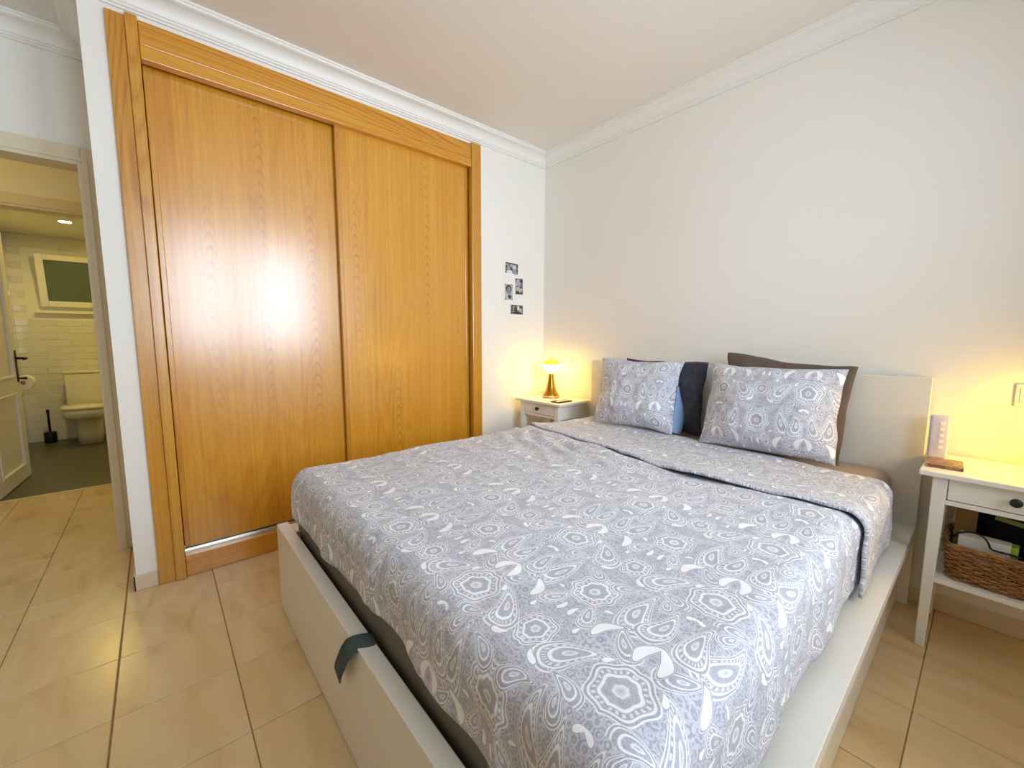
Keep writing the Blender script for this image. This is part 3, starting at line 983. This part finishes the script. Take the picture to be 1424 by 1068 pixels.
# ------------------------------------------------------------------ pillows
def pillow(name, label, bl, br, height, lean, thick, mat, uvo, roll=0.0, seed=1, group='pillows at the head of the bed', hem=0.0, lump=1.0, tag_it=True):
    """bl/br: lower corners (world); leans back by `lean` degrees"""
    bl, br = Vector(bl), Vector(br)
    xv = (br - bl).normalized(); w = (br - bl).length
    back = Vector((0, 0, 1)).cross(xv).normalized()
    upv = (Vector((0, 0, 1)) * cos(radians(lean)) + back * sin(radians(lean))).normalized()
    rm = Matrix.Rotation(radians(roll), 3, xv.cross(upv))
    xv, upv = rm @ xv, rm @ upv
    nv = xv.cross(upv).normalized()      # towards the foot
    if nv.y > 0: nv = -nv
    c = (bl + br) / 2
    n = 44
    verts, uvs, faces = [], [], []
    for side in (1, -1):
        for j in range(n + 1):
            for i in range(n + 1):
                u, v = -1 + 2 * i / n, -1 + 2 * j / n
                pu = u * (1 - 0.055 * (1 - v * v) * abs(u) ** 3)
                pv = v * (1 - 0.050 * (1 - u * u) * abs(v) ** 3)
                pu += 0.045 * noise.noise(Vector((u * 1.2, v * 2.2, seed + 0.5))) * abs(u)
                pv += 0.055 * noise.noise(Vector((u * 2.2, v * 1.2, seed + 9.5))) * abs(v)
                prof = max(0, (1 - abs(u) ** 3.2) * (1 - abs(v) ** 3.2)) ** 0.62 * (1 - 0.25 * u * u - 0.25 * v * v)
                sag = 1 + 0.25 * (-v) * (1 - v * v)
                d = thick / 2 * prof * sag * lump * (1.15 if side > 0 else 0.5)
                q = Vector((u * 1.5 + seed, v * 1.5, side * 0.7 + seed))
                d += 0.016 * prof * noise.noise(q * 1.3) + (0.010 * noise.noise(q * 4) + 0.006 * noise.noise(q * 9)) * min(1, prof * 2.5)
                edge = (max(abs(u), abs(v)) ** 6)
                d2 = side * max(d, 0.0015) + 0.006 * edge * noise.noise(Vector((u * 4 + seed, v * 4, 3)))
                p = c + xv * (pu * w / 2) + upv * ((pv + 1) / 2 * height) + nv * d2
                verts.append(p); uvs.append((uvo[0] + u * w / 2, uvo[1] + (v + 1) / 2 * height))
        base = 0 if side > 0 else (n + 1) ** 2
        for j in range(n):
            for i in range(n):
                a = base + j * (n + 1) + i
                f = (a, a + 1, a + n + 2, a + n + 1)
                faces.append(f if side > 0 else tuple(reversed(f)))
    me = bpy.data.meshes.new(name); me.from_pydata([tuple(v) for v in verts], [], faces)
    ul = me.uv_layers.new(name='UVMap')
    for l in me.loops: ul.data[l.index].uv = uvs[l.vertex_index]
    bm = bmesh.new(); bm.from_mesh(me)
    bmesh.ops.remove_doubles(bm, verts=bm.verts[:], dist=0.0008)
    # stitch the rim
    rim = [e for e in bm.edges if e.is_boundary]
    if rim:
        try: bmesh.ops.bridge_loops(bm, edges=rim)
        except Exception: pass
    bmesh.ops.recalc_face_normals(bm, faces=bm.faces[:])
    bm.to_mesh(me); bm.free()
    for p in me.polygons: p.use_smooth = True
    me.materials.append(mat)
    o = bpy.data.objects.new(name, me); COL.objects.link(o)
    if tag_it: tag(o, label, 'pillow', group)
    return o, (c, xv, upv, nv, w)


pillow('pillow', 'charcoal grey pillow half hidden behind the left paisley pillow', (0.90, -0.145, 0.602), (1.435, -0.145, 0.602), 0.425, 5, 0.11, M_char, (0, 0), 0, 5)
pillow('pillow', 'plain brown pillow standing behind the right paisley pillow', (1.510, -0.155, 0.615), (2.068, -0.155, 0.59), 0.46, 6, 0.10, M_brown, (0, 0), -3, 8)
PL, fr = pillow('pillow', 'paisley pillow at the left of the bed, nearest the lit lamp', (0.785, -0.33, 0.615), (1.325, -0.285, 0.615), 0.435, 17, 0.185, M_paisley, (0.369, 0.02), 0, 2)
c, xv, upv, nv, w = fr
bm = bmesh.new()
pr = None
for k in range(13):
    v = k / 12
    a = c + xv * (w / 2 * (0.965 - 0.03 * sin(v * pi))) + upv * (0.435 * (0.03 + 0.62 * v)) - nv * 0.004
    wd = 0.075 * sin(min(1, (1 - v) * 1.25) * pi / 2) * (0.75 + 0.25 * sin(v * 3))
    row = []
    for m_ in range(5):
        f = m_ / 4
        row.append(bm.verts.new(a + (xv * 0.62 - nv * 0.9) * wd * f + nv * 0.02 * sin(f * pi)))
    if pr:
        for m_ in range(4): bm.faces.new((pr[m_], pr[m_ + 1], row[m_ + 1], row[m_]))
    pr = row
lo = finish('open_end', bm, M_blue, PL, True)  # strip along the open end, coloured pale blue grey
lo['label'] = 'pale blue grey strip at the open end'
so = lo.modifiers.new('t', 'SOLIDIFY'); so.thickness = 0.004; so.offset = 0
pillow('pillow', 'large paisley pillow at the right, in front of the brown pillow', (1.492, -0.315, 0.614), (2.075, -0.305, 0.616), 0.43, 17, 0.20, M_paisley, (0.369, 0.10), 0, 11)


# ------------------------------------------------------------------ nightstands
def nightstand(x0, x1, yf, yb, zt, label):
    t = thing('nightstand', label, 'nightstand', ((x0 + x1) / 2, (yf + yb) / 2, 0), 0, 'white nightstands beside the bed')
    box('table_top', M_white, x0, x1, yf, yb, zt - 0.018, zt, t, 0.003)
    lx0, lx1, ly0, ly1 = x0 + 0.035, x1 - 0.035, yf + 0.022, yb - 0.012
    L = 0.040
    za = zt - 0.018
    for sx in (0, 1):
        for sy in (0, 1):
            bm = bmesh.new()
            ax = lx0 if sx == 0 else lx1 - L
            ay = ly0 if sy == 0 else ly1 - L
            r = bmesh.ops.create_cube(bm, size=1)
            for v in r['verts']:
                topv = v.co.z > 0
                hw = L / 2 if topv else 0.013
                cxv = ax + L / 2 if topv else ax + (0.016 if sx == 0 else L - 0.016)
                cyv = ay + L / 2 if topv else ay + L / 2
                v.co = Vector((cxv + (hw if v.co.x > 0 else -hw), cyv + (hw if v.co.y > 0 else -hw), za if topv else 0.001))
            # straight down to the shelf, tapering below
            bmesh.ops.bevel(bm, geom=[e for e in bm.edges], offset=0.002, segments=1, affect='EDGES')
            finish('leg', bm, M_white, t)
    # aprons
    box('side_apron', M_white, lx0 + 0.006, lx0 + 0.024, ly0 + L, ly1 - L, za - 0.105, za, t)
    box('side_apron', M_white, lx1 - 0.024, lx1 - 0.006, ly0 + L, ly1 - L, za - 0.105, za, t)
    box('back_apron', M_white, lx0 + L, lx1 - L, ly1 - 0.03, ly1 - 0.012, za - 0.105, za, t)
    box('front_rail', M_white, lx0 + L - 0.001, lx1 - L + 0.001, ly0 + 0.004, ly0 + 0.034, za - 0.100, za - 0.083, t, 0.001)
    d = box('drawer', M_white, lx0 + L + 0.002, lx1 - L - 0.002, ly0 + 0.003, ly0 + 0.022, za - 0.080, za - 0.003, t, 0.002)
    bm = box_bm(bmesh.new(), lx0 + L + 0.006, lx1 - L - 0.006, ly0 + 0.022, ly1 - 0.035, za - 0.078, za - 0.02)
    finish('drawer_box', bm, M_white, d)
    bm = bmesh.new()
    lathe_bm(bm, [(0.006, 0.0), (0.006, 0.010), (0.013, 0.016), (0.015, 0.022), (0.011, 0.027), (0.004, 0.028)], 0, 0, 20)
    bm.transform(Matrix.Translation(((lx0 + lx1) / 2, ly0 + 0.003, za - 0.040)) @ Matrix.Rotation(pi / 2, 4, 'X'))
    finish('knob', bm, M_dark, d, True)
    box('shelf', M_white, lx0 + 0.012, lx1 - 0.012, ly0 + 0.010, ly1 - 0.006, 0.266, 0.283, t, 0.001)
    return t


NLX0, NLX1, NLZ = 0.085, 0.552, 0.70
nightstand(NLX0, NLX1, -0.385, -0.02, NLZ, 'white nightstand with one drawer in the corner, under the lit lamp')
NRX0, NRX1, NRZ = 2.337, 2.80, 0.685
nightstand(NRX0, NRX1, -0.385, -0.02, NRZ, 'white nightstand at the right of the bed, wicker basket on its shelf')

# ------------------------------------------------------------------ table lamps
M_brass = new_mat('aged_brass', lin(176, 132, 50), 0.3, 1.0)
M_amber = new_mat('amber_glass_cap', lin(250, 210, 40), 0.25)
_b = M_amber.node_tree.nodes['Principled BSDF']
_b.inputs['Transmission Weight'].default_value = 0.25
_b.inputs['Emission Color'].default_value = (1.0, 0.72, 0.05, 1); _b.inputs['Emission Strength'].default_value = 0.8

M_copper = new_mat('pale_copper', lin(206, 160, 130), 0.3, 1.0)


def table_lamp(x, y, z, label, sc=1.0, glow=None):
    t = thing('table_lamp', label, 'lamp', (x, y, z), 0, 'bedside table lamps')
    Q = lambda pr: [(r * sc, z + h * sc) for r, h in pr]
    finish('foot_ring', lathe_bm(bmesh.new(), Q([(0.060, 0.0005), (0.071, 0.004), (0.072, 0.012), (0.066, 0.017)]), x, y, 40), M_copper, t, True)
    finish('base', lathe_bm(bmesh.new(), Q([(0.064, 0.0172), (0.058, 0.030), (0.047, 0.050), (0.037, 0.078), (0.030, 0.110), (0.024, 0.145), (0.020, 0.180), (0.019, 0.205)]), x, y, 40), M_brass, t, True)
    pr = [(0.018, 0.196)]
    for k in range(1, 12):
        a = -pi / 2 + 0.3 + (pi / 2 + 0.25 - 0.3) * k / 11
        pr.append((0.068 * cos(a), 0.252 + 0.050 * sin(a)))
    finish('globe', lathe_bm(bmesh.new(), Q(pr), x, y, 40), glow, t, True)
    pr = []
    for k in range(0, 10):
        a = 0.18 + (pi / 2 - 0.23) * k / 9
        pr.append((0.071 * cos(a), 0.257 + 0.046 * sin(a)))
    finish('cap', lathe_bm(bmesh.new(), Q(pr + [(0.008, 0.306), (0.006, 0.318)]), x, y, 40), M_amber, t, True)
    return t


table_lamp(0.255, -0.165, NLZ, 'lit lamp with flared brass base and yellow cap on the corner nightstand', 0.98, emit_mat('lit_lamp_globe', (1.0, 0.62, 0.10, 1), 40))
table_lamp(2.715, -0.14, NRZ, 'lit lamp with flared brass base by the right headboard end', 0.98, emit_mat('lit_lamp_globe', (1.0, 0.60, 0.05, 1), 75))

# phone on the left nightstand
PH = box('phone', M_black, 0.425, 0.500, -0.345, -0.195, NLZ + 0.0005, NLZ + 0.0085, None, 0.003)
tag(PH, 'flat black phone lying on the corner nightstand', 'phone')
M_screen = new_mat('dark_phone_glass', lin(30, 24, 22), 0.08)
box('screen', M_screen, 0.428, 0.497, -0.341, -0.199, NLZ + 0.0085, NLZ + 0.0092, PH)

# upright remote with five buttons
RC = thing('remote_control', 'pale lilac grey remote standing upright against the headboard end', 'remote', (2.360, -0.11, NRZ))
bm = box_bm(bmesh.new(), -0.028, 0.028, -0.013, 0.013, 0.0006, 0.172, 0.008, 4)
X = Matrix.Translation((2.3625, -0.115, NRZ)) @ Matrix.Rotation(radians(8), 4, 'Z') @ Matrix.Rotation(radians(-2), 4, 'X')
bm.transform(X); finish('remote_body', bm, paint('lilac_grey_plastic', lin(214, 208, 216), 0.45, 0.0, mott=0.01), RC, True)
for k in range(5):
    bm = box_bm(bmesh.new(), 0.000, 0.013, -0.0152, -0.0125, 0.038 + k * 0.024, 0.050 + k * 0.024, 0.001)
    bm.transform(X); finish('button', bm, paint('white_rubber_button', lin(250, 246, 238), 0.5, 0.0), RC)


def marbled():
    m = new_mat('brown_marbled_print', lin(120, 80, 50), 0.35)
    t = NT(m); v = t.noise(t.objco(), 38, 4, 0.65, 1.2)
    r = t.ramp(v.outputs[0], [(0.35, lin(84, 52, 30)), (0.52, lin(140, 96, 62)), (0.60, lin(190, 160, 130)), (0.66, lin(110, 74, 46))])
    t.link(r.outputs[0], t.b.inputs['Base Color'])
    return m


bm = box_bm(bmesh.new(), -0.049, 0.049, -0.066, 0.066, 0.0, 0.0115, 0.0015)
bm.transform(Matrix.Translation((2.392, -0.243, NRZ + 0.0006)) @ Matrix.Rotation(radians(3), 4, 'Z'))
tag(finish('card_packet', bm, marbled(), None), 'thin brown mottled card packet lying on the right nightstand', 'packet')

# ------------------------------------------------------------------ basket and contents
BKX0, BKX1, BKY0, BKY1, BKZ = 2.418, 2.722, -0.335, -0.065, 0.2836
M_wick = None


def wicker():
    m = new_mat('brown_wicker', lin(150, 104, 52), 0.65)
    t = NT(m); v = t.noise(t.mapping(t.objco(), (30, 30, 160)), 1.0, 3)
    r = t.ramp(v.outputs[0], [(0.3, lin(96, 60, 26)), (0.5, lin(152, 104, 52)), (0.7, lin(190, 142, 84))])
    t.link(r.outputs[0], t.b.inputs['Base Color'])
    return m


M_wick = wicker()
BK = thing('wicker_basket', 'brown wicker basket full of boxes and cables on the nightstand shelf', 'basket', ((BKX0 + BKX1) / 2, (BKY0 + BKY1) / 2, BKZ))


def basket_pt(u, z, off):
    """u in 0..4 round a rounded rectangle, flaring upwards"""
    fl = 0.012 * (z / 0.125)
    hx, hy = (BKX1 - BKX0) / 2 - 0.014 + fl, (BKY1 - BKY0) / 2 - 0.014 + fl
    a = u / 4 * 2 * pi
    p = 7
    cx, cs = cos(a), sin(a)
    rr = (abs(cx) ** p + abs(cs) ** p) ** (-1 / p)
    x, y = rr * cx, rr * cs
    nrm = Vector((math.copysign(abs(x) ** (p - 1), x), math.copysign(abs(y) ** (p - 1), y), 0)).normalized()
    return Vector(((BKX0 + BKX1) / 2 + hx * x, (BKY0 + BKY1) / 2 + hy * y, BKZ + z)) + nrm * off


bm = bmesh.new()
NSTK = 44
rows = 15
for r_ in range(rows):
    pts = []
    for k in range(NSTK * 4):
        u = 4 * k / (NSTK * 4)
        ph = pi * (k / 4) + (pi if r_ % 2 else 0)
        pts.append(basket_pt(u, 0.005 + r_ * 0.0082 + 0.0012 * sin(k * 0.37 + r_) , 0.0042 * cos(ph)))
    pts.append(pts[0])
    tube_bm(bm, pts, 0.0040, 5, False)
wv = finish('weave', bm, M_wick, BK, True); wv['kind'] = 'stuff'
bm = bmesh.new()
for k in range(NSTK):
    tube_bm(bm, [basket_pt(4 * (k + 0.0) / NSTK, 0.002, 0), basket_pt(4 * k / NSTK, 0.122, 0)], 0.0028, 5)
sk = finish('stakes', bm, M_wick, BK); sk['kind'] = 'stuff'
for off, zz in ((0.004, 0.127), (-0.004, 0.129), (0.0, 0.134)):
    bm = bmesh.new()
    pts = [basket_pt(4 * k / 120, zz + 0.002 * sin(k * 0.9), off + 0.002 * cos(k * 0.9)) for k in range(120)]
    pts.append(pts[0])
    tube_bm(bm, pts, 0.0052, 6, False)
    finish('rim', bm, M_wick, BK, True)
box('basket_floor', M_wick, BKX0 + 0.02, BKX1 - 0.02, BKY0 + 0.02, BKY1 - 0.02, BKZ + 0.0004, BKZ + 0.006, BK)


def rot_box(name, mat, cx, cy, z0, sx, sy, sz, rz, tilt=0, parent=None, bev=0.002, tx=0):
    bm = box_bm(bmesh.new(), -sx / 2, sx / 2, -sy / 2, sy / 2, 0, sz, bev)
    bm.transform(Matrix.Translation((cx, cy, z0)) @ Matrix.Rotation(radians(rz), 4, 'Z') @ Matrix.Rotation(radians(tilt), 4, 'Y') @ Matrix.Rotation(radians(tx), 4, 'X'))
    return finish(name, bm, mat, parent)


M_card = paint('white_card', lin(232, 228, 222), 0.6, 0.0)
M_green = paint('lime_green_card', lin(150, 190, 50), 0.5, 0.0)
M_kraft = paint('tan_card', lin(150, 120, 66), 0.7, 0.0)
M_olive = paint('dull_green_card', lin(120, 138, 60), 0.6, 0.0)
wb = rot_box('carton', M_card, 2.515, -0.262, BKZ + 0.060, 0.125, 0.05, 0.105, -4, 0)
tag(wb, 'small white carton with a lime green end in the wicker basket', 'box', 'boxes in the wicker basket')
e = rot_box('carton_end', M_green, 2.5855, -0.267, BKZ + 0.062, 0.016, 0.049, 0.101, -4, 0, wb)
e['label'] = 'lime green end'
rb = rot_box('carton', M_kraft, 2.464, -0.175, BKZ + 0.115, 0.056, 0.03, 0.135, 3, 0)
tag(rb, 'tan carton with a green base standing at the back of the basket', 'box', 'boxes in the wicker basket')
rot_box('carton_base', M_green, 2.464, -0.176, BKZ + 0.068, 0.058, 0.031, 0.047, 3, 0, rb)
lb = rot_box('supporting_carton', M_black, 2.50, -0.185, BKZ + 0.0065, 0.13, 0.085, 0.060, 0, 0)
tag(lb, 'low black box at the bottom of the wicker basket', 'box')
db = rot_box('pouch', fabric_mat('black_nylon', lin(20, 20, 22)), 2.600, -0.165, BKZ + 0.0065, 0.16, 0.10, 0.238, -2, 0, None, 0.015)
tag(db, 'soft black pouch behind the white carton in the wicker basket', 'pouch')
lc = rot_box('leaflet', M_olive, 2.572, -0.226, BKZ + 0.226, 0.080, 0.012, 0.016, -4, 7, None)
tag(lc, 'folded dull green leaflet leaning on the black pouch in the basket', 'leaflet')
fo = box('dark_backdrop', M_black, 2.446, 2.694, -0.102, -0.090, BKZ + 0.0065, BKZ + 0.285, None, 0.002)  # black sheet added as a dark backdrop behind the basket contents
tag(fo, 'added black sheet as dark backdrop along the back of the basket', 'dark_backdrop')
bm = bmesh.new()
cpts = [(2.438, -0.285, BKZ + 0.150), (2.450, -0.292, BKZ + 0.170), (2.470, -0.298, BKZ + 0.183), (2.492, -0.300, BKZ + 0.186), (2.512, -0.300, BKZ + 0.178), (2.524, -0.300, BKZ + 0.160), (2.530, -0.300, BKZ + 0.144), (2.545, -0.300, BKZ + 0.140), (2.575, -0.302, BKZ + 0.141), (2.600, -0.300, BKZ + 0.138)]
sm = []
for k in range(len(cpts) - 1):
    p0, p1, p2, p3 = [Vector(cpts[max(0, min(len(cpts) - 1, q))]) for q in (k - 1, k, k + 1, k + 2)]
    for f in (0, .25, .5, .75):
        sm.append(0.5 * ((2 * p1) + (p2 - p0) * f + (2 * p0 - 5 * p1 + 4 * p2 - p3) * f * f + (3 * p1 - p0 - 3 * p2 + p3) * f ** 3))
sm.append(Vector(cpts[-1]))
tube_bm(bm, sm, 0.0032, 8)
tag(finish('cable', bm, M_black, None, True), 'black looped cable over the white carton in the basket', 'cable')

# ------------------------------------------------------------------ wall switches
M_switch = paint('white_switch_plastic', lin(240, 236, 226), 0.35, 0.0, mott=0.01)


def switch(x0, x1, z0, z1, label):
    t = thing('light_switch', label, 'switch', ((x0 + x1) / 2, 0, (z0 + z1) / 2), 0, 'switch plates above the nightstands')
    box('switch_plate', M_switch, x0, x1, -0.009, -0.0005, z0, z1, t, 0.003)
    mid = (x0 + x1) / 2
    for a, b in ((x0 + 0.012, mid - 0.002), (mid + 0.002, x1 - 0.012)):
        box('rocker', M_switch, a, b, -0.0125, -0.0088, z0 + 0.012, z1 - 0.012, t, 0.002)
    return t


switch(0.180, 0.325, 0.925, 1.008, 'white double switch plate on the wall behind the corner lamp')
switch(2.545, 2.690, 0.905, 0.992, 'white double switch plate on the wall above the right nightstand')


# ------------------------------------------------------------------ photographs by the corner
def print_mat(name, seed, kind):
    m = new_mat(name, (0.2, 0.2, 0.2, 1), 0.35)
    t = NT(m)
    gco = t.node('ShaderNodeTexCoord').outputs['UV']
    v = t.noise(t.mapping(gco, loc=(seed, seed * 2, 0)), 4.5, 3, 0.6)
    base = t.ramp(v.outputs[0], [(0.35, (0.02, 0.018, 0.02, 1)), (0.5, (0.12, 0.115, 0.12, 1)), (0.66, (0.55, 0.54, 0.54, 1))]).outputs[0]

    def ell(c, x, y, rx, ry, col):
        q = t.mapping(gco, scale=(rx, ry, 1), loc=(x, y, 0), typ='TEXTURE')
        ln = t.node('ShaderNodeVectorMath', operation='LENGTH')
        mk = t.node('ShaderNodeVectorMath', operation='MULTIPLY'); t.link(q, mk.inputs[0]); mk.inputs[1].default_value = (1, 1, 0)
        t.link(mk.outputs[0], ln.inputs[0])
        f = t.ramp(ln.outputs['Value'], [(0.85, (1, 1, 1)), (1.0, (0, 0, 0))]).outputs[0]
        return t.mix(f, c, (col, col, col * 1.02, 1))
    for e in kind:
        base = ell(base, *e)
    t.link(base, t.b.inputs['Base Color'])
    return m


M_paper = paint('photo_paper', lin(244, 242, 238), 0.4, 0.0, mott=0.0)


def photo(y0, y1, z0, z1, mg, label, kind, seed, rx):
    yc, zc = (y0 + y1) / 2, (z0 + z1) / 2
    t = thing('photo_print', label, 'photograph', (0.001, yc, zc), 0, 'black and white photographs by the wardrobe')
    X = Matrix.Translation((0, yc, zc)) @ Matrix.Rotation(radians(rx), 4, 'X') @ Matrix.Translation((0, -yc, -zc))
    bm = box_bm(bmesh.new(), 0.0012, 0.0035, y0 - mg, y1 + mg, z0 - mg, z1 + mg); bm.transform(X)
    finish('paper', bm, M_paper, t)
    bm = bmesh.new()
    q = [bm.verts.new((0.0041, a, b)) for a, b in ((y0, z0), (y1, z0), (y1, z1), (y0, z1))]
    q2 = [bm.verts.new((0.0034, a, b)) for a, b in ((y0, z0), (y1, z0), (y1, z1), (y0, z1))]
    f = bm.faces.new(q)
    for k in range(4): bm.faces.new((q2[k], q2[(k + 1) % 4], q[(k + 1) % 4], q[k]))
    ul = bm.loops.layers.uv.new('UVMap')
    for ff in bm.faces:
        for l in ff.loops:
            l[ul].uv = ((l.vert.co.y - y0) / (y1 - y0), (l.vert.co.z - z0) / (z1 - z0))
    bm.transform(X)
    finish('picture', bm, print_mat('photo_' + str(seed), seed, kind), t)


photo(-0.418, -0.292, 1.652, 1.733, 0.008, 'topmost of the small black and white photos by the wardrobe',
      [(0.25, 0.45, 0.13, 0.3, 0.35), (0.36, 0.12, 0.28, 0.2, 0.75), (0.70, 0.62, 0.16, 0.2, 0.6), (0.72, 0.2, 0.2, 0.28, 0.30)], 1, -2)
photo(-0.318, -0.240, 1.500, 1.622, 0.006, 'upright pale grey photo right of the dark haired head',
      [(0.4, 0.75, 0.36, 0.24, 0.42), (0.5, 0.32, 0.5, 0.2, 0.45), (0.8, 0.85, 0.22, 0.12, 0.03), (0.3, 0.13, 0.2, 0.1, 0.03), (0.75, 0.45, 0.2, 0.06, 0.05)], 2, 1)
photo(-0.424, -0.345, 1.452, 1.572, 0.010, 'upright black and white photo of one dark haired head',
      [(0.5, 0.5, 0.62, 0.62, 0.50), (0.48, 0.68, 0.40, 0.30, 0.03), (0.50, 0.60, 0.28, 0.27, 0.25), (0.6, 0.2, 0.25, 0.14, 0.06), (0.3, 0.1, 0.2, 0.1, 0.5)], 3, 0)
photo(-0.365, -0.238, 1.345, 1.418, 0.009, 'lowest of the small black and white photos by the wardrobe',
      [(0.62, 0.68, 0.10, 0.24, 0.75), (0.80, 0.4, 0.12, 0.3, 0.5), (0.25, 0.5, 0.10, 0.3, 0.3), (0.40, 0.45, 0.14, 0.4, 0.04), (0.62, 0.12, 0.3, 0.2, 0.04)], 4, 0)
